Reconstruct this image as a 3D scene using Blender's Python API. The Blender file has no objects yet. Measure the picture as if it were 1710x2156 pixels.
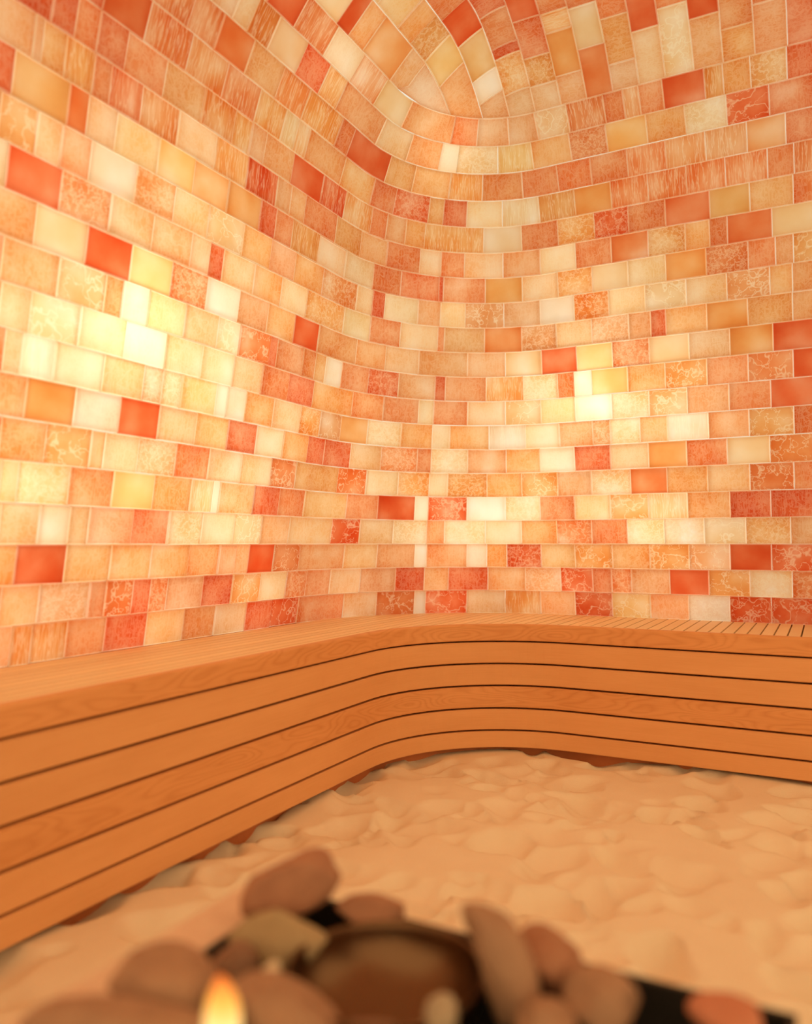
import bpy, math, random
import numpy as np
from mathutils import Vector, Matrix, noise

# ------------------------------------------------------------------ camera, world, exposure
SC = bpy.context.scene
EYE = 0.78                                    # camera height above the sand (metres)
cam = bpy.data.cameras.new('camera')
cam.sensor_fit = 'HORIZONTAL'; cam.sensor_width = 36.0
cam.lens = 36.0 * 1677.8 / 1710.0
cam.clip_start = 0.02
cam.dof.use_dof = True; cam.dof.focus_distance = 2.9; cam.dof.aperture_fstop = 1.9
cam_o = bpy.data.objects.new('camera', cam); SC.collection.objects.link(cam_o)
cam_o.location = (0, 0, EYE); cam_o.rotation_euler = (math.pi / 2 + 0.0392, 0, 0.4843)
SC.camera = cam_o

world = bpy.data.worlds.new('world'); SC.world = world; world.use_nodes = True
bg = world.node_tree.nodes['Background']      # the glow of the rest of the salt room behind the camera
bg.inputs['Color'].default_value = (1.0, 0.66, 0.31, 1); bg.inputs['Strength'].default_value = 1.2

vs = SC.view_settings
vs.view_transform = 'Standard'; vs.look = 'None'; vs.gamma = 1.0; vs.use_curve_mapping = False
vs.exposure = 0.0
SC.cycles.use_denoising = True
SC.cycles.max_bounces = 6; SC.cycles.diffuse_bounces = 3; SC.cycles.glossy_bounces = 3
SC.cycles.caustics_reflective = False; SC.cycles.caustics_refractive = False
SC.cycles.use_adaptive_sampling = True; SC.cycles.adaptive_threshold = .05; SC.cycles.adaptive_min_samples = 12
SC.cycles.sample_clamp_indirect = 6.0

PANEL = 0.88                                  # light sheet behind the salt bricks
PANEL_COL = (1.0, 0.93, 0.76)
# lamps behind the bricks: (position along the course, height up the wall, watts)
LAMPS = [(-0.93, .60, 2.3), (-0.60, .55, .9), (-1.30, .50, 1.0), (-1.30, .15, 1.4), (-0.85, .18, 1.0), (-0.45, .12, 1.2),
         (-0.2, .45, .6), (0.30, .25, .6), (0.30, .60, .4), (0.77, .10, .7), (.85, .45, .4), (1.15, .10, .8), (1.45, .20, .9),
         (1.70, .62, 1.6), (2.00, .55, .8), (1.35, .60, .6), (1.90, .10, 1.0), (-.75, .95, .7), (-1.25, .90, .7), (-.35, .85, .4),
         (0.70, 1.60, .8), (-.35, 1.62, .5), (.95, 1.05, .4), (1.7, 1.0, .4), (.4, .9, .3),
         (-1.25, -.22, .8), (-.75, -.22, .7), (-.25, -.22, .6), (.35, -.22, .5), (.95, -.22, .5), (1.5, -.22, .5), (2.0, -.22, .5)]
LAMP_COL = (1.0, 0.87, 0.73)

random.seed(7); np.random.seed(7)

# ------------------------------------------------------------------ helpers
def link(o, parent=None):
    SC.collection.objects.link(o)
    if parent is not None: o.parent = parent
    return o
def mesh_obj(name, verts, faces, mat=None, parent=None, smooth=False, uvs=None):
    me = bpy.data.meshes.new(name)
    me.from_pydata([tuple(v) for v in verts], [], faces)
    if mat is not None:
        for m in (mat if isinstance(mat, (list, tuple)) else [mat]): me.materials.append(m)
    if uvs is not None:
        ul = me.uv_layers.new(name='UVMap')
        for lp in me.loops: ul.data[lp.index].uv = uvs[lp.vertex_index]
    if smooth:
        for p in me.polygons: p.use_smooth = True
    me.update()
    return link(bpy.data.objects.new(name, me), parent)
def tag(o, label=None, cat=None, group=None, kind=None):
    if label: o['label'] = label
    if cat: o['category'] = cat
    if group: o['group'] = group
    if kind: o['kind'] = kind
    return o
def empty(name, loc=(0, 0, 0)):
    o = bpy.data.objects.new(name, None); o.location = loc; o.empty_display_size = 0.1
    return link(o)
def lin(c):
    return tuple(((v / 255) / 12.92 if v / 255 <= .04045 else ((v / 255 + .055) / 1.055) ** 2.4) for v in c)

class N:
    """small wrapper for building node trees"""
    def __init__(s, name):
        s.m = bpy.data.materials.new(name); s.m.use_nodes = True
        s.t = s.m.node_tree; s.t.nodes.clear()
        s.out = s.t.nodes.new('ShaderNodeOutputMaterial')
    def n(s, typ, ins=None, **kw):
        nd = s.t.nodes.new('ShaderNode' + typ)
        for k, v in kw.items(): setattr(nd, k, v)
        for k, v in (ins or {}).items():
            if isinstance(v, bpy.types.NodeSocket): s.t.links.new(v, nd.inputs[k])
            else: nd.inputs[k].default_value = v
        return nd
    def math(s, op, a, b=0.0, c=0.0, clamp=False):
        return s.n('Math', {0: a, 1: b, 2: c}, operation=op, use_clamp=clamp).outputs[0]
    def mix(s, f, a, b, blend='MIX'):
        nd = s.n('MixRGB', {0: f, 1: a, 2: b}, blend_type=blend); return nd.outputs[0]
    def ramp(s, f, stops):
        nd = s.n('ValToRGB', {0: f}); cr = nd.color_ramp
        while len(cr.elements) > 1: cr.elements.remove(cr.elements[-1])
        cr.elements[0].position, cr.elements[0].color = stops[0]
        for p, c in stops[1:]:
            e = cr.elements.new(p); e.color = c
        return nd.outputs[0]
    def surf(s, sh): s.t.links.new(sh, s.out.inputs['Surface']); return s.m

# ------------------------------------------------------------------ materials
def salt_material():
    w = N('salt')
    tone = w.n('Attribute', attribute_name='tone')
    col, typ = tone.outputs['Color'], tone.outputs['Alpha']
    oi = w.n('ObjectInfo')
    geo = w.n('TexCoord')
    rnd = w.math('MULTIPLY', oi.outputs['Random'], 57.0)
    off = w.n('CombineXYZ', {0: rnd, 1: w.math('MULTIPLY', rnd, 1.7), 2: w.math('MULTIPLY', rnd, .6)}).outputs[0]
    co = w.n('VectorMath', {0: geo.outputs['Object'], 1: off}, operation='ADD').outputs[0]
    def noise_(sc, det, vec, rough=.55, dist=0.0):
        return w.n('TexNoise', {'Vector': vec, 'Scale': sc, 'Detail': min(det, 3), 'Roughness': rough}).outputs[0]
    def gate(c):                                       # 1 when the brick's kind is c
        return w.math('COMPARE', typ, c, .11)
    def ridge(v, width):                               # thin bright line where v crosses 0.5
        d = w.math('ABSOLUTE', w.math('SUBTRACT', v, .5))
        return w.math('SUBTRACT', 1.0, w.math('DIVIDE', d, width), clamp=True)
    cloud = noise_(13, 3, co)
    big = noise_(7, 1, co)
    vein = ridge(noise_(9, 5, co, .6, .25), .020)
    vein2 = ridge(noise_(17, 3, w.n('VectorMath', {0: co, 1: (9, 3, 5)}, operation='ADD').outputs[0], .6, .3), .016)
    mott = noise_(70, 3, co, .65)
    mott2 = ridge(noise_(38, 4, co, .65, .4), .06)
    # tall fine cracks running across the course
    st = w.n('VectorMath', {0: co, 1: (95, 60, 9)}, operation='MULTIPLY').outputs[0]
    streak = ridge(noise_(1, 3, st, .6, .4), .05)
    wide = w.n('VectorMath', {0: co, 1: (34, 20, 5)}, operation='MULTIPLY').outputs[0]
    streakw = noise_(1, 2, wide)
    gm, gs, gv, gd = gate(.5), gate(.75), gate(1.0), gate(.25)
    m = w.math('MULTIPLY', vein, w.math('ADD', w.math('MULTIPLY', gv, 1.0), w.math('ADD', w.math('MULTIPLY', gd, .45), w.math('MULTIPLY', gm, .3))))
    m2 = w.math('MULTIPLY', vein2, w.math('ADD', w.math('MULTIPLY', gv, .9), w.math('MULTIPLY', gd, .35)))
    m3 = w.math('MULTIPLY', mott2, w.math('ADD', w.math('MULTIPLY', gm, .7), w.math('MULTIPLY', gd, .36)))
    m4 = w.math('MULTIPLY', streak, w.math('ADD', w.math('MULTIPLY', gs, .8), w.math('MULTIPLY', gd, .38)))
    mask = w.math('MAXIMUM', w.math('MAXIMUM', m, m2), w.math('MAXIMUM', m3, m4))
    mask = w.math('MULTIPLY', mask, .74, clamp=True)
    # clouding: thicker and thinner salt inside one brick
    amp = w.math('ADD', .34, w.math('MULTIPLY', w.math('ADD', gs, w.math('ADD', gv, gm)), .25))
    cl = w.math('MULTIPLY', w.math('SUBTRACT', cloud, .5), amp)
    cl = w.math('ADD', cl, w.math('MULTIPLY', w.math('SUBTRACT', big, .5), 1.05))
    cl = w.math('ADD', cl, w.math('MULTIPLY', w.math('MULTIPLY', w.math('SUBTRACT', streakw, .5), gs), .5))
    cl = w.math('ADD', cl, w.math('MULTIPLY', w.math('MULTIPLY', w.math('SUBTRACT', mott, .5), gm), .5))
    gam = w.math('SUBTRACT', 1.0, w.math('MULTIPLY', cl, 1.5))
    c1 = w.n('Gamma', {0: col, 1: gam}).outputs[0]
    pale = w.mix(1.0, w.n('Gamma', {0: col, 1: .26}).outputs[0], (1, .93, .76, 1), 'MULTIPLY')
    c2 = w.mix(mask, c1, pale)
    tr = w.n('BsdfTranslucent', {'Color': c2}).outputs[0]
    df = w.n('BsdfDiffuse', {'Color': c2}).outputs[0]
    gl = w.n('BsdfGlossy', {'Color': (1, .9, .8, 1), 'Roughness': .45}).outputs[0]
    a = w.n('MixShader', {0: .16, 1: tr, 2: df}).outputs[0]
    b = w.n('MixShader', {0: .02, 1: a, 2: gl}).outputs[0]
    return w.surf(b)
def panel_material():
    w = N('light_sheet')
    e = w.n('Emission', {'Color': (*PANEL_COL, 1), 'Strength': PANEL}).outputs[0]
    w.m.cycles.emission_sampling = 'NONE'          # it fills the view of every brick's back, so it is found without aiming at it
    return w.surf(e)
def plain(name, col, rough=.8, metal=0.0):
    w = N(name)
    p = w.n('BsdfPrincipled', {'Base Color': (*col, 1), 'Roughness': rough, 'Metallic': metal})
    return w.surf(p.outputs[0])
def wood_material(name, figured, base=(.85, .46, .215), dark=(.64, .28, .10)):
    w = N(name)
    uv = w.n('UVMap', uv_map='UVMap').outputs[0]
    oi = w.n('ObjectInfo')
    off = w.n('CombineXYZ', {0: w.math('MULTIPLY', oi.outputs['Random'], 37.0), 1: w.math('MULTIPLY', oi.outputs['Random'], 11.0), 2: 0.0}).outputs[0]
    co = w.n('VectorMath', {0: uv, 1: off}, operation='ADD').outputs[0]
    def nz(scale, sc, det, rough=.55):
        v = w.n('VectorMath', {0: co, 1: scale}, operation='MULTIPLY').outputs[0]
        return w.n('TexNoise', {'Vector': v, 'Scale': sc, 'Detail': det, 'Roughness': rough}).outputs[0]
    fine = nz((5, 300, 1), 1, 3, .6)
    broad = nz((2.0, 9, 1), 1, 2)
    pores = nz((30, 420, 1), 1, 2)
    ringsrc = nz((3.0, 13, 1), 1, 1.5, .4)
    rings = w.math('FRACT', w.math('MULTIPLY', ringsrc, 15.0 if figured else 5.0))
    rings = w.math('ABSOLUTE', w.math('SUBTRACT', w.math('MULTIPLY', rings, 2.0), 1.0))
    rings = w.math('POWER', rings, 2.0)
    f = w.math('ADD', w.math('MULTIPLY', rings, .30 if figured else .05), w.math('MULTIPLY', w.math('SUBTRACT', fine, .5), .42))
    f = w.math('ADD', f, w.math('MULTIPLY', w.math('SUBTRACT', broad, .5), .7))
    f = w.math('ADD', f, w.math('MULTIPLY', w.math('SUBTRACT', pores, .5), .15))
    f = w.math('ADD', f, .12, clamp=True)
    c = w.mix(f, (*base, 1), (*dark, 1))
    hv = w.n('HueSaturation', {'Hue': .5, 'Saturation': 1.0, 'Value': w.math('ADD', .95, w.math('MULTIPLY', oi.outputs['Random'], .10)), 'Fac': 1.0, 'Color': c}).outputs[0]
    bump = w.n('Bump', {'Strength': .10, 'Distance': .001, 'Height': fine}).outputs[0]
    p = w.n('BsdfPrincipled', {'Base Color': hv, 'Roughness': .50, 'Normal': bump})
    p.inputs['Specular IOR Level'].default_value = .3
    return w.surf(p.outputs[0])
def sand_material():
    w = N('salt_sand')
    g = w.n('TexCoord').outputs['Object']
    n1 = w.n('TexNoise', {'Vector': g, 'Scale': 420, 'Detail': 3}).outputs[0]
    n2 = w.n('TexNoise', {'Vector': g, 'Scale': 9, 'Detail': 4}).outputs[0]
    c = w.mix(w.math('ADD', w.math('MULTIPLY', n1, .4), w.math('MULTIPLY', n2, .6)), (.87, .735, .58, 1), (.99, .90, .76, 1))
    bump = w.n('Bump', {'Strength': .35, 'Distance': .003, 'Height': n1}).outputs[0]
    p = w.n('BsdfPrincipled', {'Base Color': c, 'Roughness': .9, 'Normal': bump})
    p.inputs['Specular IOR Level'].default_value = .15
    return w.surf(p.outputs[0])
def stone_material(name, c0, c1):
    w = N(name)
    g = w.n('TexCoord').outputs['Object']
    n1 = w.n('TexNoise', {'Vector': g, 'Scale': 28, 'Detail': 5}).outputs[0]
    n2 = w.n('TexNoise', {'Vector': g, 'Scale': 160, 'Detail': 3}).outputs[0]
    c = w.mix(w.math('MULTIPLY', w.math('SUBTRACT', n1, .3), 2.4, clamp=True), (*c0, 1), (*c1, 1))
    c = w.mix(w.math('MULTIPLY', n2, .25), c, (.25, .16, .12, 1))
    bump = w.n('Bump', {'Strength': .5, 'Distance': .003, 'Height': n2}).outputs[0]
    p = w.n('BsdfPrincipled', {'Base Color': c, 'Roughness': .75, 'Normal': bump})
    return w.surf(p.outputs[0])

SALT = salt_material(); SHEET = panel_material()
PLASTER = plain('dark_render', (.45, .17, .07), .9)  # reddened so that its bounce warms the shade under the bench
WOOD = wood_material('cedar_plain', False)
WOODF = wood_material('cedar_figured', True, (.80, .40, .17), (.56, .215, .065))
WOODT = wood_material('cedar_top_lit', False, (.98, .76, .49), (.80, .52, .27))  # paler than the fronts: the walls' stronger light on top is painted in
SAND = sand_material()
BLACK = plain('black_steel', (.015, .011, .010), .55)

# ------------------------------------------------------------------ the wall surface
# X runs along the right wall, Y along the left wall, the rounded corner sits between them; both lean in
# and bend over into the vault. q = place along a course, s = distance up the surface from eye level.
DL, DR, RC, LEAN, S1, RV = 1.762, 3.2755, .811, .1503, 1.197, .8725
YC, XC = DR - RC, -(DL - RC)
D1 = (S1 + .3) * math.sin(LEAN); Z1 = -.3 + (S1 + .3) * math.cos(LEAN)
SMAX = S1 + (math.pi / 2 - LEAN) * RV
def prof(s):
    if s < S1: return (s + .3) * math.sin(LEAN), -.3 + (s + .3) * math.cos(LEAN), LEAN
    ph = min(LEAN + (s - S1) / RV, math.pi / 2)
    return D1 + RV * (math.cos(LEAN) - math.cos(ph)) + max(0, s - SMAX), Z1 + RV * (math.sin(ph) - math.sin(LEAN)), ph
_S = np.linspace(-.6, 6, 6000); _D = np.array([prof(s)[0] for s in _S])
def surf_qs(q, s, off=0.0):
    d, z, ph = prof(s); R = RC - d
    if q < 0: p = (XC - R, YC + q); o = (-1, 0); t = (0, 1)
    elif q <= math.pi / 2: p = (XC - R * math.cos(q), YC + R * math.sin(q)); o = (-math.cos(q), math.sin(q)); t = (math.sin(q), math.cos(q))
    else: p = (XC + q - math.pi / 2, YC + R); o = (0, 1); t = (1, 0)
    nrm = Vector((o[0] * math.cos(ph), o[1] * math.cos(ph), math.sin(ph)))
    return Vector((p[0], p[1], z + EYE)) + nrm * off, nrm, Vector((t[0], t[1], 0))
def inset(x, y):
    u, v = DL + x, DR - y
    if u < RC and v < RC: return RC - math.hypot(RC - u, RC - v)
    return min(u, v)
def surf_xy(x, y, off=0.0):
    e = .004
    def zz(a, b): return prof(float(np.interp(inset(a, b), _D, _S)))[1] + EYE
    z = zz(x, y)
    n = Vector((-(zz(x + e, y) - zz(x - e, y)) / (2 * e), -(zz(x, y + e) - zz(x, y - e)) / (2 * e), 1)).normalized()
    return Vector((x, y, z)) + n * off, n
COURSE = .1
GAP = .0014; THICK = .014; CH = .0034
PAL = {'R': (228, 109, 63), 'r': (233, 138, 82), 'o': (238, 168, 100), 'p': (239, 177, 124), 'y': (243, 200, 134), 'l': (244, 209, 160), 'w': (248, 227, 198)}
KIND = {'c': 0.0, 'm': .5, 's': .75, 'v': 1.0}
def tone_of(code):
    kind = .25; cols = []
    for ch in code:
        if ch in KIND: kind = KIND[ch]
        else: cols.append(lin(PAL[ch]))
    c = np.array(cols[0]) if len(cols) == 1 else np.array(cols[0]) * .62 + np.array(cols[1]) * .38
    c = c * np.random.uniform(.94, 1.06)
    return (min(c[0], .98), min(c[1], .95), min(c[2], .9), kind)
def set_tone(me, tones):                       # tones: one per vertex
    at = me.color_attributes.new('tone', 'FLOAT_COLOR', 'POINT')
    at.data.foreach_set('color', np.array(tones, dtype=np.float32).ravel())

def brick_shell(grid, normals):
    """grid: (nu+1) x (nv+1) front points; a block with eased front edges, open at the back towards the lamps.
    Returns vertices, faces and a flag per vertex: 1 where the paler edge glow goes."""
    nu, nv = len(grid) - 1, len(grid[0]) - 1
    V, F, E = [], [], []
    def add(p, e): V.append(p); E.append(e); return len(V) - 1
    fr = [[None] * (nv + 1) for _ in range(nu + 1)]
    for i in range(nu + 1):
        for j in range(nv + 1):
            p = grid[i][j].copy()
            if i in (0, nu): p += (grid[1 if i == 0 else nu - 1][j] - grid[i][j]).normalized() * CH
            if j in (0, nv): p += (grid[i][1 if j == 0 else nv - 1] - grid[i][j]).normalized() * CH
            fr[i][j] = add(p, 0)
    for i in range(nu):
        for j in range(nv): F.append((fr[i][j], fr[i + 1][j], fr[i + 1][j + 1], fr[i][j + 1]))
    ring = [(i, 0) for i in range(nu)] + [(nu, j) for j in range(nv)] + [(i, nv) for i in range(nu, 0, -1)] + [(0, j) for j in range(nv, 0, -1)]
    rim = [add(grid[i][j] + normals[i][j] * CH * .7, 1) for i, j in ring]
    bak = [add(grid[i][j] + normals[i][j] * THICK, 1) for i, j in ring]
    n = len(ring)
    for k in range(n):
        m = (k + 1) % n
        a, b = fr[ring[k][0]][ring[k][1]], fr[ring[m][0]][ring[m][1]]
        F.append((rim[k], rim[m], b, a)); F.append((bak[k], bak[m], rim[m], rim[k]))
    return V, F, E
def edge_tones(tone, E):                          # paler at the thin eased edges: the joints' glow is put into the tone
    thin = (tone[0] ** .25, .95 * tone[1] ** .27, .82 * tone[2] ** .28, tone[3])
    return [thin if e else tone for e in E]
def add_brick(V, F, E, tone, parent, frame):
    me = bpy.data.meshes.new('brick')
    o = bpy.data.objects.new('brick', me)
    inv = frame.inverted()
    me.from_pydata([tuple(inv @ v) for v in V], [], F); me.materials.append(SALT)
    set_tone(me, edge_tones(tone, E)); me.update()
    link(o, parent); o.matrix_world = frame
    return o
def frame_of(c, t, n, s):
    y = n.normalized(); x = (t - y * t.dot(y)).normalized(); z = x.cross(y)
    return Matrix(((x.x, y.x, z.x, c.x), (x.y, y.y, z.y, c.y), (x.z, y.z, z.z, c.z), (0, 0, 0, 1)))
class Field:                                    # the bricks beyond the picture, as one mesh per wall
    def __init__(s): s.V, s.F, s.T = [], [], []
    def add(s, V, F, E, tone):
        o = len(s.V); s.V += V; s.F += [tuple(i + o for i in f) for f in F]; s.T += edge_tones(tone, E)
    def build(s, parent):
        o = mesh_obj('brick_courses', s.V, s.F, SALT, parent); set_tone(o.data, s.T); o['kind'] = 'stuff'; return o

def backing(name, pts_rows, extra=None):
    """light sheet behind the bricks; pts_rows is a grid of points"""
    V, F, nr, nc = [], [], len(pts_rows), len(pts_rows[0])
    for r in pts_rows: V += r
    for i in range(nr - 1):
        for j in range(nc - 1): F.append((i * nc + j, i * nc + j + 1, (i + 1) * nc + j + 1, (i + 1) * nc + j))
    nf = len(F)
    if extra:
        for quad in extra:
            o = len(V); V += quad; F.append((o, o + 1, o + 2, o + 3))
    ob = mesh_obj(name, V, F, [SHEET, PLASTER])
    for i, p in enumerate(ob.data.polygons): p.material_index = 0 if i < nf else 1
    return ob
SHEETOFF = .30
QA, QB, QM = -3.0, 4.3, math.pi / 4
def wall_backing(name, q0, q1, n):
    qs = [q0 + (q1 - q0) * i / n for i in range(n + 1)]
    ss = [-.3 + 2.0 * i / 16 for i in range(17)]
    rows = [[surf_qs(q, s, SHEETOFF)[0] for q in qs] for s in ss]
    extra = []
    for a, b in zip(qs, qs[1:]):                # ledge added to stop sheet light under the bricks; plain wall behind the bench
        pa, na, _ = surf_qs(a, -.3); pb, nb, _ = surf_qs(b, -.3)
        A, B = rows[0][qs.index(a)], rows[0][qs.index(b)]
        extra.append([pa, pb, B, A])
        extra.append([Vector((pa.x, pa.y, -.05)), Vector((pb.x, pb.y, -.05)), pb, pa])
    return backing(name, rows, extra)
wall_left = tag(wall_backing('wall_left', QA, QM, 60), 'left salt-brick wall glowing from lamps behind it, curving into the corner', kind='structure')
wall_right = tag(wall_backing('wall_right', QM, QB, 60), 'right salt-brick wall glowing from lamps behind it, beyond the rounded corner', kind='structure')

ROWS = {
 -3: "-1317 p -1244 p -1190 os -1135 os -1030 ro -904 R -754 oy -602 or -459 lp -306 R -165 Rv -1 r 318 pl 524 rv 742 w 804 Rv 1030 lp 1235 os 1422 po 1598 Rv 1751 yv 1902 p 2047 wm 2196 Rv 2340 Rv 2480 R",
 -2: "-1269 o -1231 op -1125 pm -972 r -919 rv -823 R -757 rm -688 pr -535 R -394 ov -247 l -95 rm 39 rp 215 pl 413 pr 628 R 793 po 927 R 1143 po 1344 pm 1533 Rv 1675 rR 1753 rm 1831 p 1979 Rc 2124 ov 2269 lm 2412 rm",
 -1: "-1326 o -1203 Rc -1061 oy -915 o -770 o -615 or -477 pr -396 p -325 Rc -189 rv -35 ro 292 o 506 ro 732 w 800 ro 1026 wp 1136 o 1246 Rm 1432 oy 1607 ov 1760 o 1907 ov 2055 pv 2202 Rc 2345 Rv 2489 R",
 0: "-1282 l -1257 lo -1152 l -1065 lo -1004 rl -854 Rr -715 lm -575 l -423 lv -279 po -119 lo 186 Rv 382 lo 595 lm 794 ro 897 lm 1127 l 1328 o 1524 rm 1680 r 1823 lm 1966 lm 2114 lv 2260 om 2411 p",
 1: "-1338 y -1269 ly -1222 ylm -1077 ro -937 yc -791 oy -640 ls -541 w -509 po -340 R -199 r -45 oy 272 r 486 Rc 717 w 797 Rv 1021 w 1240 lm 1435 r 1615 yl 1761 ov 1910 ls 2056 op 2208 R 2347 R",
 2: "-1282 or -1161 ov -1025 o -982 lp -865 pm -719 r -578 lp -423 lo -268 rv -125 o 188 rv 395 l 603 om 795 l 906 om 1135 o 1334 ov 1541 p 1690 lpm 1845 rc 1984 o 2132 ol 2279 rv 2426 r",
 3: "-1351 or -1229 oc -1091 wp -945 Rc -805 lo -654 oy -509 R -368 l -219 o -70 R 49 R 261 ol 480 rpm 716 r 802 lm 1021 ro 1247 o 1444 w 1625 R 1770 lo 1918 oc 2060 r 2204 lc 2349 rov 2492 r",
 4: "-1401 r -1297 lp -1251 ws -1163 l -1015 ol -876 rlm -805 lm -730 yl -585 w -533 lw -443 o -297 lo -140 om -13 pv 166 oc 373 lm 601 o 800 l 910 o 1147 ws 1363 l 1565 p 1703 pm 1774 lm 1889 ol 1993 ws 2141 ro 2282 ov 2430 r",
 5: "-1352 o -1320 lo -1242 lv -1102 ly -956 w -810 l -661 lo -519 lp -376 r -231 R -78 o 236 ro 467 rp 706 l 803 r 1015 lp 1245 lv 1460 yl 1636 w 1784 lm 1928 olv 2069 p 2216 r 2357 Rc",
 6: "-1370 r -1327 ol -1179 lov -1038 ro -980 w -893 yl -752 ol -610 lv -509 rv -355 R -313 rp -166 ro -89 o -23 w 120 rp 340 Rm 561 p 806 R 871 pr 1128 os 1356 lm 1571 r 1638 w 1709 yc 1851 o 1992 ov 2142 rp 2284 rv 2432 Rc",
 7: "-1382 op -1256 lc -1110 Rc -966 yc -821 rm -676 w -532 p -388 o -238 Rc -92 or 221 or 453 pl 690 po 1009 p 1248 lc 1476 Rc 1653 yc 1796 rm 1937 lc 2082 pl 2225 oc 2369 Rc",
 8: "-1412 l -1340 Rc -1199 prm -1053 lo -909 po -762 p -684 Rr -623 lo -476 o -334 l -187 om 82 yl 314 r 545 lo 809 r 853 ol 1116 roc 1354 pm 1575 lo 1719 pm 1863 p 1946 R 2002 o 2148 oc 2288 o 2434 or",
 9: "-1371 ov -1277 pl -1213 pr -1130 wlc -985 orm -846 lo -709 lv -552 oy -413 pr -277 o -108 rom 176 lo 312 R 412 l 663 p 820 l 987 pv 1241 p 1479 wc 1653 orm 1790 l 1929 lv 2078 lo 2220 pv 2363 o 2436 or",
 10: "-1447 R -1351 oyc -1207 rc -1152 pl -1064 yl -920 yc -785 oc -640 oc -489 R -409 r -317 os -161 pl 28 lo 296 r 522 Rr 802 R 832 r 1119 oyc 1365 lp 1592 om 1730 lc 1869 l 2009 oc 2152 rm 2294 r 2384 p 2441 ov",
 11: "-1432 p -1312 p -1290 o -1228 os -1148 r -1097 Rrs -996 ros -863 lp -712 os -569 Rs -422 p -347 po -267 r -70 o 155 po 393 r 652 pl 810 r 974 pl 1239 ro 1493 l 1669 r 1809 rc 1948 om 2082 o 2167 r 2228 rRc 2375 lc",
 12: "-1479 r -1367 R -1277 R -1214 r -1151 Rr -1065 r -930 op -785 ors -655 os -576 p -508 po -360 Rc -185 Rs -39 ops 221 r 363 ro 525 o 677 os 1106 wlc 1371 r 1603 om 1749 Rm 1879 r 2015 Rrc 2171 yoc 2305 o 2445 r",
 13: "-1238 R -1153 Rrc -1020 rs -870 ros -725 rs -578 os -449 ls -378 lps -313 or -92 o 183 rR 400 Rm 688 o 803 R 978 l 1238 ls 1508 os 1680 oc 1821 rs 1958 rs 2096 rs 2228 rs 2366 r 2450 rs",
 14: "-1038 rs -900 rs -793 rc -662 op -516 ros -376 os -182 r -101 Rc 269 o 523 o 828 os 1088 ro 1396 r 1624 r 1754 r 1891 rs 2030 ps 2167 ps 2304 poc 2427 Rr",
 15: "-849 p -769 lp -705 ors -611 lpc -470 R -341 os -238 ro 63 lo 408 or 712 w 864 lm 1209 ys 1500 o 1688 rm 1826 yoc 1972 o 2106 lm 2244 Rv 2379 Rr",
 16: "-681 Rc -552 rs -393 lw -233 prs -70 lc 256 or 776 r 1018 p 1310 p 1573 lpv 1696 rps 1833 r 1903 ps 1959 rp 2041 Rc 2180 os 2240 o 2326 olm 2437 R",
}
codes_any = ['o', 'r', 'p', 'l', 'o', 'po', 'R', 'rs', 'om', 'y', 'rv', 'ls']
def wall_brick(q0, q1, k, code, field=None):
    s0, s1 = k * COURSE, (k + 1) * COURSE
    R = RC - prof((s0 + s1) / 2)[0]
    qm = (q0 + q1) / 2
    def pad(q, g):                              # metres to q
        return g / R if 0 <= q <= math.pi / 2 else g
    g = GAP * random.uniform(.55, 1.35) / 2
    a, b = q0 + pad(q0, g), q1 - pad(q1, g)
    lo, hi = s0 + g * random.uniform(.5, 1.0), s1 - g * random.uniform(.5, 1.0)
    nu = 3 if (b > 0 and a < math.pi / 2) else 1
    off = random.uniform(-.0025, .0025); tilt = random.uniform(-.0015, .0015)
    grid, nrm = [], []
    for i in range(nu + 1):
        q = a + (b - a) * i / nu
        col = []; nn = []
        for s in (lo, hi):
            p, n, t = surf_qs(q, s, off + tilt * (i / nu - .5)); 
            p = p + Vector((0, 0, random.uniform(-.0006, .0006)))
            col.append(p); nn.append(n)
        grid.append(col); nrm.append(nn)
    V, F, E = brick_shell(grid, nrm)
    tone = tone_of(code)
    if field is not None: field.add(V, F, E, tone); return
    c, n, t = surf_qs(qm, (s0 + s1) / 2)
    add_brick(V, F, E, tone, wall_left if qm < QM else wall_right, frame_of(c, t, n, None))
fl, fr = Field(), Field()
for k, txt in ROWS.items():
    it = txt.split(); js = [int(v) / 1000 for v in it[0::2]]; cs = it[1::2]
    ends = js[1:] + [js[-1] + .145]
    for q0, q1, c in zip(js, ends, cs): wall_brick(q0, q1, k, c)
    q = js[0]
    while q > QA + .15:
        w = random.uniform(.12, .17); wall_brick(q - w, q, k, random.choice(codes_any), fl); q -= w
    q = ends[-1]
    while q < QB - .15:
        w = random.uniform(.12, .17); wall_brick(q, q + w, k, random.choice(codes_any), fr); q += w
fl.build(wall_left); fr.build(wall_right)

# ------------------------------------------------------------------ the vault
BX = [-1.328, -1.235, -1.135, -1.04, -.941, -.841, -.745, -.65, -.557, -.466, -.371, -.277, -.178, -.08, .017]
COLS = ["2056 lc 2125 Rc 2214 op 2402 opc 2498 pl 9 pw", "2150 y 2285 yo 2380 o 2494 om 2613 yc 9 or", "2280 o 2420 r 2560 Rc 2689 yoc 2757 wc 9 p",
        "2400 r 2531 R 2642 r 2674 R 2776 om 9 pl", "2440 r 2589 Rc 2703 Rr 2779 om 9 pl", "2450 R 2592 r 2651 os 2770 oc 9 p", "2450 r 2601 r 2719 lc 9 rc",
        "2500 R 2657 r 2778 o 9 p", "2570 r 2714 Rc 9 ol", "2540 R 2675 r 9 lv", "2580 r 2724 Rc 9 po", "2620 R 2770 ro 9 o", "2590 R 2733 r 9 pr", "2660 R 9 R"]
D17 = prof(1.7)[0]; R17 = RC - D17
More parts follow.
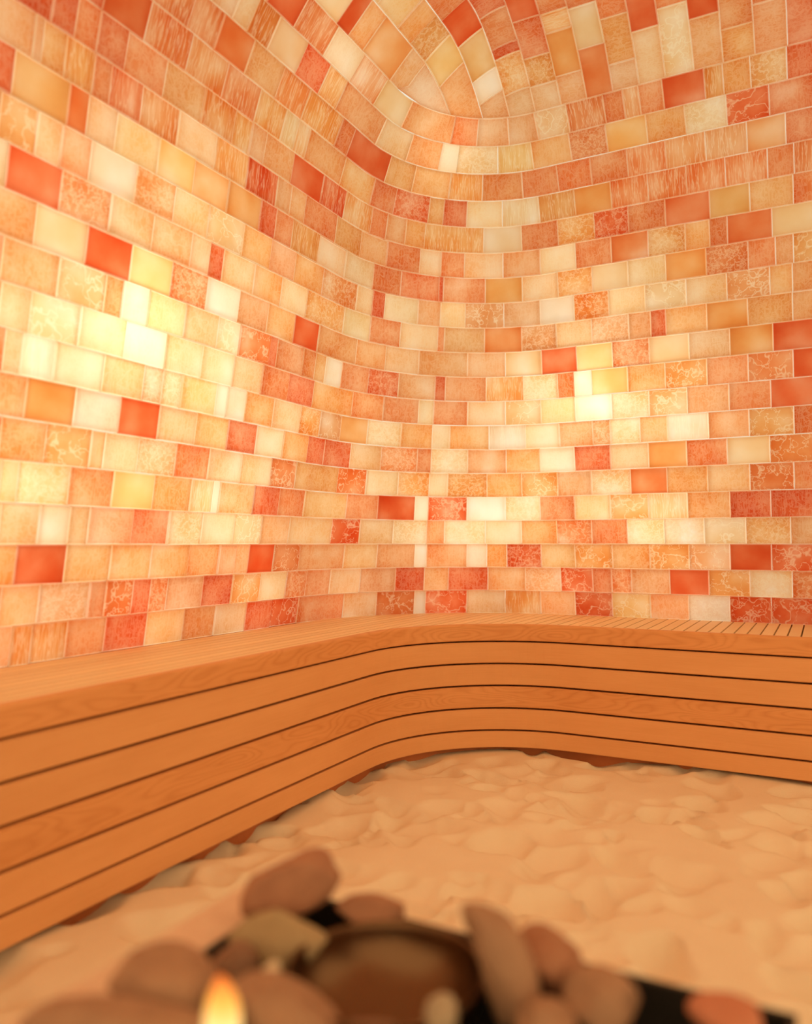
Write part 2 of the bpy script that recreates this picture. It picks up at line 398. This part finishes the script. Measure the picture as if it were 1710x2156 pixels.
def seam(x): return YC + (R17 if x >= XC else math.sqrt(max(R17 ** 2 - (x - XC) ** 2, 0)))
cx = [-1.34 + 3.3 * i / 60 for i in range(61)]; cy = [-.6 + 3.6 * i / 60 for i in range(61)]
rows = []
for y in cy:
    rows.append([surf_xy(x, min(y, seam(x) + .02), SHEETOFF)[0] for x in cx])
ceiling = tag(backing('ceiling', rows), 'vaulted salt-brick ceiling glowing from lamps above it', kind='structure')
def ceil_brick(x0, x1, y0, y1, code, field=None):
    g = GAP * random.uniform(.55, 1.3) / 2
    off = random.uniform(-.0025, .0025); nu = 3
    grid, nrm = [], []
    curved = x0 < XC + .01 and y1 > YC
    nv = 4 if curved else 1
    xs = [x1 - g + (x0 - x1 + 2 * g) * k / nv for k in range(nv + 1)]
    for i in range(nu + 1):                     # along Y, towards the right wall
        col, nn = [], []
        for x in xs:
            b = min(y1, seam(x)) - g; a = min(y0 + g, b - .004)
            p, n = surf_xy(x, a + (b - a) * i / nu, off); col.append(p); nn.append(n)
        grid.append(col); nrm.append(nn)
    V, F, E = brick_shell(grid, nrm)
    tone = tone_of(code)
    if field is not None: field.add(V, F, E, tone); return
    c, n = surf_xy((x0 + x1) / 2, sum(v.y for v in V) / len(V))
    add_brick(V, F, E, tone, ceiling, frame_of(c, Vector((0, 1, 0)), n, None))
fc = Field()
for j, txt in enumerate(COLS):
    it = txt.split(); x0, x1 = BX[j], BX[j + 1]
    ends = [int(v) / 1000 if v != '9' else 9.0 for v in it[0::2]]
    y = ends[0] - .145
    yy = y
    for e, c in zip(ends, it[1::2]):
        ceil_brick(x0, x1, yy, e, c); yy = e
    while y > -.6:
        w = random.uniform(.12, .17); ceil_brick(x0, x1, y - w, y, random.choice(codes_any), fc); y -= w
x = BX[-1]
while x < 1.9:
    y = 9.0; first = True
    y = seam(x)
    while y > -.6:
        w = random.uniform(.12, .17); ceil_brick(x, x + .098, y - w, y, random.choice(codes_any), fc); y -= w
    x += .098
fc.build(ceiling)

for i, (q, s, wt) in enumerate(LAMPS):
    if s > 1.7: continue
    L = bpy.data.lights.new('back_lamp', 'POINT'); L.energy = wt; L.color = LAMP_COL; L.shadow_soft_size = .09
    lo = bpy.data.objects.new('back_lamp', L); link(lo); lo.location = surf_qs(q, s, .20)[0]

# ------------------------------------------------------------------ floor of loose salt
def sand_floor():
    x0, x1, y0, y1, st = -1.72, 1.9, -.7, 3.2, .0105
    xs = np.arange(x0, x1 + 1e-6, st); ys = np.arange(y0, y1 + 1e-6, st)
    X, Y = np.meshgrid(xs, ys)
    H = np.zeros_like(X)
    rs = np.random.RandomState(3)
    D = np.zeros_like(X)
    # uneven ground: the hollows are laid out on a warped grid so that none is round
    XW, YW = X.copy(), Y.copy()
    for k_ in range(14):
        kx, ky, p, am = rs.uniform(-45, 45), rs.uniform(-45, 45), rs.uniform(0, 6.28), rs.uniform(.003, .008)
        XW += am * np.sin(kx * X + ky * Y + p); YW += am * np.cos(ky * X - kx * Y + p * 1.7)
    for i in range(1500):
        cx_, cy_ = rs.uniform(x0, x1), rs.uniform(y0, y1)
        r = rs.uniform(.035, .095); asp = rs.uniform(.5, 1.0); an = rs.uniform(0, math.pi); dep = rs.uniform(.25, 1.0) * r * .62
        i0, i1 = np.searchsorted(xs, [cx_ - 2.2 * r, cx_ + 2.2 * r]); j0, j1 = np.searchsorted(ys, [cy_ - 2.2 * r, cy_ + 2.2 * r])
        if i1 <= i0 or j1 <= j0: continue
        dx, dy = XW[j0:j1, i0:i1] - cx_, YW[j0:j1, i0:i1] - cy_
        u = (dx * math.cos(an) + dy * math.sin(an)) / r; v = (-dx * math.sin(an) + dy * math.cos(an)) / (r * asp)
        rr = (u + .25 * (1 - v * v)) ** 2 + v * v
        pr_ = -dep * np.clip(1 - rr, 0, 1) ** 1.15
        D[j0:j1, i0:i1] = np.minimum(D[j0:j1, i0:i1], pr_)
    W = np.zeros_like(X)
    for k_ in range(10):
        kx, ky, p = rs.uniform(-14, 14), rs.uniform(-14, 14), rs.uniform(0, 6.28)
        W += np.sin(kx * X + ky * Y + p) * .0022
    H = .016 + D + W
    H = np.clip(H, -.05, .032)
    # drifts towards the bench front
    V = np.stack([X.ravel(), Y.ravel(), H.ravel()], 1)
    nx, ny = len(xs), len(ys)
    idx = np.arange(nx * ny).reshape(ny, nx)
    F = np.stack([idx[:-1, :-1].ravel(), idx[:-1, 1:].ravel(), idx[1:, 1:].ravel(), idx[1:, :-1].ravel()], 1)
    me = bpy.data.meshes.new('floor')
    me.vertices.add(len(V)); me.vertices.foreach_set('co', V.astype(np.float32).ravel())
    me.loops.add(F.size); me.loops.foreach_set('vertex_index', F.astype(np.int32).ravel())
    me.polygons.add(len(F)); me.polygons.foreach_set('loop_start', np.arange(0, F.size, 4, dtype=np.int32))
    me.polygons.foreach_set('use_smooth', np.ones(len(F), dtype=bool))
    me.update(calc_edges=True); me.materials.append(SAND)
    return tag(link(bpy.data.objects.new('floor', me)), 'floor of loose pale salt trodden into dimples', kind='structure')
sand_floor()

# ------------------------------------------------------------------ bench
BXF, BYF, BR = -1.345, 2.82, .515               # front faces and the radius of the front corner
ZT = EYE - .297
def front_path(off=0.0, n=28, y_start=-.6, x_end=1.85):
    """points of the bench front, moved back by off; with running length"""
    R = BR + off; yc, xc = BYF - BR, BXF + BR
    P = [(BXF - off, y_start + (yc - y_start) * i / 8, (-1, 0)) for i in range(8)]
    for i in range(n + 1):
        th = math.pi / 2 * i / n
        P.append((xc - R * math.cos(th), yc + R * math.sin(th), (-math.cos(th), math.sin(th))))
    P += [(xc + (x_end - xc) * i / 8, BYF + off, (0, 1)) for i in range(1, 9)]
    return P
bench = tag(empty('corner_bench', (-1.1, 2.6, 0)), 'slatted wooden corner bench with a rounded front running along both salt walls', 'bench')
def sweep(name, section, mat, parent, front=0.0):
    """section: list of (depth behind the front, height, v coordinate), swept along the bench front"""
    path = front_path(front)
    V, F, U = [], [], []; L = 0; m = len(section)
    for i, (x, y, o) in enumerate(path):
        if i: L += math.hypot(x - path[i - 1][0], y - path[i - 1][1])
        for d, z, v in section:
            V.append((x + o[0] * d, y + o[1] * d, z)); U.append((L, v))
    for i in range(len(path) - 1):
        for j in range(m):
            k = (j + 1) % m
            F.append((i * m + j, (i + 1) * m + j, (i + 1) * m + k, i * m + k))
    F.append(tuple(range(m))[::-1]); F.append(tuple((len(path) - 1) * m + j for j in range(m)))
    o = mesh_obj(name, V, F, mat, None, uvs=U)
    o.parent = parent; o.matrix_parent_inverse = Matrix.Translation(-Vector(parent.location))
    return o
def board(z0, z1, t=.02, c=.003):
    return [(c, z0, 0), (0, z0 + c, .003), (0, z1 - c, z1 - z0), (c, z1, z1 - z0 + .003), (t, z1, z1 - z0 + .02), (t, z0, -.02)]
cuts = [.360, .4415, .5215, .6035, .6835, .745]
hg = .0035
# top edge board with a rounded upper edge
z1, z0 = ZT, EYE - cuts[0] + .003
r = .008
edge = [(.003, z0, 0), (0, z0 + .003, .003)] + [(r - r * math.cos(a), z1 - r + r * math.sin(a), z1 - z0 - r + r * a) for a in (0, .4, .8, 1.2, math.pi / 2)] + [(.022, z1, z1 - z0 + .02), (.022, z0, -.02)]
tag(sweep('edge_board', edge, WOODF, bench, -.004), 'rounded top edge board with swirling grain')
for i in range(5):
    hgi = .0045 if i in (0, 1) else .003
    za, zb = EYE - cuts[i + 1] + (hg if i < 4 else 0), EYE - cuts[i] - .003
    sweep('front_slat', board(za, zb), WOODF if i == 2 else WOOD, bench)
sweep('gap_liner', [(.045, .10, 0), (.045, ZT - .05, .4), (.06, ZT - .05, .42), (.06, .10, .5)], PLASTER, bench)  # unseen liner added to keep the slat gaps dark
tag(sweep('shade_board', [(.048, -.06, 0), (.048, .098, .15), (.07, .098, .17), (.07, -.06, .3)], plain('shade_red', (.62, .20, .07), .7), bench), 'recessed reddish board added to tint the shade under the front slats')  # added board; its red stands in for the warm shade under the bench
def wall_y(x):                                   # wall foot behind the bench
    if x < XC: return YC + math.sqrt(max(RC ** 2 - (x - XC) ** 2, 0))
    return DR
def front_y(x, off):                             # back of the edge board
    R = BR + off; xc = BXF + BR; yc = BYF - BR
    if x <= BXF - off: return -.6
    if x < xc: return yc + math.sqrt(max(R ** 2 - (x - xc) ** 2, 0))
    return BYF + off
PITCH, SG = .03985, .0054
x = -.074 - 42 * PITCH
i = 0
while x < 1.84:
    xa, xb = x + SG / 2, x + PITCH - SG / 2
    xa = max(xa, -1.757)
    if xb - xa > .006:
        nseg = 4
        xs = [xa + (xb - xa) * j / nseg for j in range(nseg + 1)]
        # split a slat that the curved front cuts lengthwise
        fy = [front_y(v, .018) + (.001 if front_y(v, .018) > -.5 else 0) for v in xs]; wy = [wall_y(v) - .004 for v in xs]
        V, F, U = [], [], []
        for v, f, w_ in zip(xs, fy, wy):
            for yy in (f, w_):
                for zz in (ZT - .0005, ZT - .028):
                    V.append((v, yy, zz)); U.append((yy, v * 1.0 + (0 if zz > ZT - .01 else .02)))
        for j in range(nseg):
            b0, b1 = j * 4, j * 4 + 4
            F += [(b0, b1, b1 + 2, b0 + 2), (b0 + 1, b0 + 3, b1 + 3, b1 + 1), (b0, b0 + 1, b1 + 1, b1), (b0 + 2, b1 + 2, b1 + 3, b0 + 3)]
        e = nseg * 4
        F += [(0, 2, 3, 1), (e, e + 1, e + 3, e + 2)]
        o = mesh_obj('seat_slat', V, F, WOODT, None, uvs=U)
        o.parent = bench; o.matrix_parent_inverse = Matrix.Translation(-Vector(bench.location))
    x += PITCH; i += 1
# blocks on the floor that carry the bench, set back in the shade
for (lx, ly, rz) in [(-1.6, .3, 0), (-1.6, 1.3, 0), (-1.6, 2.2, 0), (-.7, 3.12, 0), (.1, 3.12, 0), (1.1, 3.12, 0)]:
    h = ZT - .03; a, b = (.14, .03) if ly < 2.6 else (.03, .14)
    V = [(lx + sx * a, ly + sy * b, z) for z in (-.04, h) for sx, sy in ((-1, -1), (1, -1), (1, 1), (-1, 1))]
    F = [(0, 3, 2, 1), (4, 5, 6, 7), (0, 1, 5, 4), (1, 2, 6, 5), (2, 3, 7, 6), (3, 0, 4, 7)]
    o = mesh_obj('support', V, F, PLASTER, None); o.parent = bench; o.matrix_parent_inverse = Matrix.Translation(-Vector(bench.location))

# ------------------------------------------------------------------ fire pit in the foreground
FPX = 1677.8
def ray(px, py):
    u, v = (px - 855) / FPX, -(py - 1078) / FPX
    p, w = .0392, .4843
    fw = math.cos(p) - v * math.sin(p); z = math.sin(p) + v * math.cos(p)
    return Vector((-fw * math.sin(w) + u * math.cos(w), fw * math.cos(w) + u * math.sin(w), z))
def at_z(px, py, z):                              # where the line of sight meets the level z
    d = ray(px, py); t = (z - EYE) / d.z
    return Vector((0, 0, EYE)) + d * t
RIM = EYE - .42
PX0, PX1, PY0, PY1 = -.575, -.03, .18, .806
def box(V, F, x0, x1, y0, y1, z0, z1):
    o = len(V); V += [(x0, y0, z0), (x1, y0, z0), (x1, y1, z0), (x0, y1, z0), (x0, y0, z1), (x1, y0, z1), (x1, y1, z1), (x0, y1, z1)]
    F += [tuple(o + i for i in f) for f in ((0, 3, 2, 1), (4, 5, 6, 7), (0, 1, 5, 4), (1, 2, 6, 5), (2, 3, 7, 6), (3, 0, 4, 7))]
pit = tag(empty('fire_pit', (-.3, .5, 0)), 'low square fire pit with a black steel pan full of stones', 'fire pit')
def pit_part(name, boxes, mat):
    V, F = [], []
    for b in boxes: box(V, F, *b)
    o = mesh_obj(name, V, F, mat); o.parent = pit; o.matrix_parent_inverse = Matrix.Translation(-Vector(pit.location)); return o
PANZ = RIM - .09
pit_part('pan', [(PX0, PX1, PY0, PY1, PANZ - .01, PANZ), (PX0, PX0 + .006, PY0, PY1, PANZ, RIM), (PX1 - .006, PX1, PY0, PY1, PANZ, RIM),
                 (PX0, PX1, PY1 - .006, PY1, PANZ, RIM), (PX0, PX1, PY0, PY0 + .006, PANZ, RIM)], BLACK)
LEDGE = stone_material('ledge_stone', (.86, .60, .46), (.93, .70, .55))
tag(pit_part('ledge', [(PX0 - .062, PX0 - .001, PY0 - .03, PY1 - .015, RIM - .03, RIM + .002)], LEDGE), 'pale pinkish stone ledge on the left of the pan')
pit_part('base', [(PX0 - .04, PX1 - .02, PY0 + .02, PY1 - .03, -.02, PANZ - .011)], plain('pit_body', (.30, .20, .14), .8))

def rock(name, px, py, zc, wpx, hpx, depth, rot, seed, mat, label, cut=.35, cat='stone', group='stones in the fire pit', bend=0.0):
    c = at_z(px, py, zc); t = (c - Vector((0, 0, EYE))).length
    sx, sz = wpx * t / FPX / 2, hpx * t / FPX / 2
    rs = random.Random(seed)
    import bmesh
    bm = bmesh.new(); bmesh.ops.create_icosphere(bm, subdivisions=4, radius=1.0)
    planes = []
    for i in range(9):
        n = Vector((rs.gauss(0, 1), rs.gauss(0, 1), rs.gauss(0, 1))).normalized(); planes.append((n, rs.uniform(1 - cut, .96)))
    so = Vector((seed * 3.1, seed * 1.7, seed * .9))
    for v in bm.verts:
        p = v.co.copy()
        for n, d in planes:
            e = p.dot(n) - d
            if e > 0: p -= n * e * .88
        p *= 1 + .10 * noise.noise(p * 1.6 + so) + .03 * noise.noise(p * 5 + so)
        v.co = p
    mx = [max(abs(v.co[i]) for v in bm.verts) for i in range(3)]
    sc = (sx / mx[0], depth / mx[1], sz / mx[2])
    yaw = .4843
    M = Matrix.Rotation(yaw, 3, 'Z') @ Matrix.Rotation(rot, 3, 'Y')
    for v in bm.verts:
        q = Vector((v.co.x * sc[0], v.co.y * sc[1], v.co.z * sc[2])); q.x += bend * sz * (1 - (q.z / sz) ** 2)
        v.co = M @ q
    me = bpy.data.meshes.new(name); bm.to_mesh(me); bm.free()
    for p in me.polygons: p.use_smooth = True
    me.materials.append(mat)
    o = link(bpy.data.objects.new(name, me)); o.location = c
    tag(o, label, cat, group)
    return o
BROWN = stone_material('brown_stone', (.36, .20, .13), (.50, .29, .19))
REDB = stone_material('red_brown_stone', (.38, .165, .10), (.50, .24, .15))
OLIVE = stone_material('olive_stone', (.42, .30, .17), (.54, .40, .24))
DARKB = stone_material('dark_stone', (.22, .11, .07), (.34, .18, .12))
PALE = stone_material('pale_stone', (.80, .66, .48), (.90, .78, .60))
z = RIM
rock('stone', 612, 1866, z + .040, 205, 110, .036, -.42, 3, REDB, 'smooth reddish-brown stone leaning up at the far left corner of the pan, the highest', .42)
rock('stone', 590, 1986, z + .002, 190, 122, .030, .30, 11, OLIVE, 'angular olive-tan stone between the highest stone and the bowl', .48)
rock('stone', 355, 2062, z + .030, 195, 108, .042, .15, 5, BROWN, 'rounded brown stone on the left, behind the flame', .3)
rock('stone', 258, 2164, z + .026, 350, 88, .028, .06, 8, BROWN, 'wide flat brown stone in the lower left corner of the pan', .3)
rock('stone', 490, 2052, z - .012, 96, 130, .03, .0, 21, DARKB, 'dark brown stone wedged behind the pale sliver of stone')
rock('stone', 545, 2078, z + .018, 34, 128, .012, .72, 31, PALE, 'thin pale sliver of stone leaning beside the flame', .2)
rock('stone', 600, 2132, z + .016, 215, 96, .04, .40, 14, BROWN, 'brown stone in front of the olive stone, left of the bowl', .35)
rock('stone', 784, 1930, z + .008, 140, 80, .022, .04, 23, REDB, 'pinkish-brown stone just behind the bowl', .5)
rock('stone', 1040, 2046, z + .024, 104, 262, .035, -.36, 17, BROWN, 'tall curved brown stone leaning against the right of the bowl', .25, bend=.22)
rock('stone', 1154, 2026, z + .014, 132, 120, .04, .3, 19, REDB, 'angular red-brown stone to the right of the tall curved stone', .5)
rock('stone', 930, 2142, z + .012, 62, 84, .016, .1, 27, stone_material('grey_stone', (.42, .33, .24), (.55, .44, .32)), 'small pale stone below the right edge of the bowl', .2)
rock('stone', 1150, 2156, z + .004, 110, 76, .03, 0, 29, BROWN, 'low brown stone at the bottom edge, below the angular red-brown stone', .4)
rock('stone', 1272, 2118, z + .004, 150, 126, .035, .4, 33, BROWN, 'brown stone standing near the right end of the pan', .45)
rock('stone', 1545, 2160, z + .010, 150, 84, .035, .2, 37, stone_material('red_stone', (.58, .20, .12), (.68, .27, .17)), 'red stone at the right end of the pan', .5)
rock('stone', 775, 2196, z - .005, 170, 56, .025, 0, 41, DARKB, 'dark stone under the front edge of the bowl')

# bowl
def bowl():
    c = at_z(812, 2038, z + .012); t = (c - Vector((0, 0, EYE))).length
    R = 182 * t / FPX; dep = .075; n = 64
    prof_o = [(.30, -dep), (.55, -dep * .93), (.80, -dep * .66), (.94, -dep * .30), (1.0, -.004), (1.0, 0), (.985, .0015), (.965, -.001)]
    prof_i = [(.965 * math.cos(a), -.001 - (dep - .005) * math.sin(a)) for a in [math.pi / 2 * i / 14 for i in range(1, 14)]]
    pr = prof_o + prof_i
    V, F = [(0, 0, -dep)], []
    for r_, z_ in pr:
        for i in range(n): V.append((R * r_ * math.cos(6.28318530 * i / n), R * r_ * math.sin(6.28318530 * i / n), z_))
    V.append((0, 0, -dep + .004)); last = len(V) - 1
    for i in range(n): F.append((0, 1 + (i + 1) % n, 1 + i))
    for k_ in range(len(pr) - 1):
        for i in range(n):
            a, b = 1 + k_ * n + i, 1 + k_ * n + (i + 1) % n
            F.append((a, b, b + n, a + n))
    k_ = len(pr) - 1
    for i in range(n): F.append((1 + k_ * n + i, 1 + k_ * n + (i + 1) % n, last))
    w = N('dark_glaze')
    p = w.n('BsdfPrincipled', {'Base Color': (.19, .105, .06, 1), 'Roughness': .30, 'Metallic': 1.0})
    o = mesh_obj('bowl', V, F, w.surf(p.outputs[0]), smooth=True)
    o.location = c
    return tag(o, 'dark round metal bowl standing among the stones of the fire pit', 'bowl')
bowl()

# flame
def flame():
    c = at_z(464, 2140, z + .062); t = (c - Vector((0, 0, EYE))).length
    h, R, n, m = 72 * t / FPX, 34 * t / FPX, 24, 16
    V, F = [], []
    for j in range(m + 1):
        u = j / m
        rr = R * (math.sin(math.pi * min(u, 1) ** .85) ** .72) + 1e-4
        ox = .15 * R * math.sin(u * 3.0)
        for i in range(n):
            a = 2 * math.pi * i / n
            V.append((ox + rr * math.cos(a), rr * .8 * math.sin(a), -.03 + u * (h + .03)))
    for j in range(m):
        for i in range(n): F.append((j * n + i, j * n + (i + 1) % n, (j + 1) * n + (i + 1) % n, (j + 1) * n + i))
    w = N('fire')
    g = w.n('TexCoord').outputs['Generated']
    zz = w.n('SeparateXYZ', {0: g}).outputs[2]
    col = w.ramp(zz, [(0.0, (1, .55, .15, 1)), (.35, (1, .72, .28, 1)), (.7, (1, .42, .07, 1)), (1.0, (.8, .13, .02, 1))])
    e = w.n('Emission', {'Color': col, 'Strength': 1.6}).outputs[0]
    o = mesh_obj('flame', V, F, w.surf(e), smooth=True); o.location = c
    return tag(o, 'small yellow flame rising between the stones on the left', 'flame')
flame()
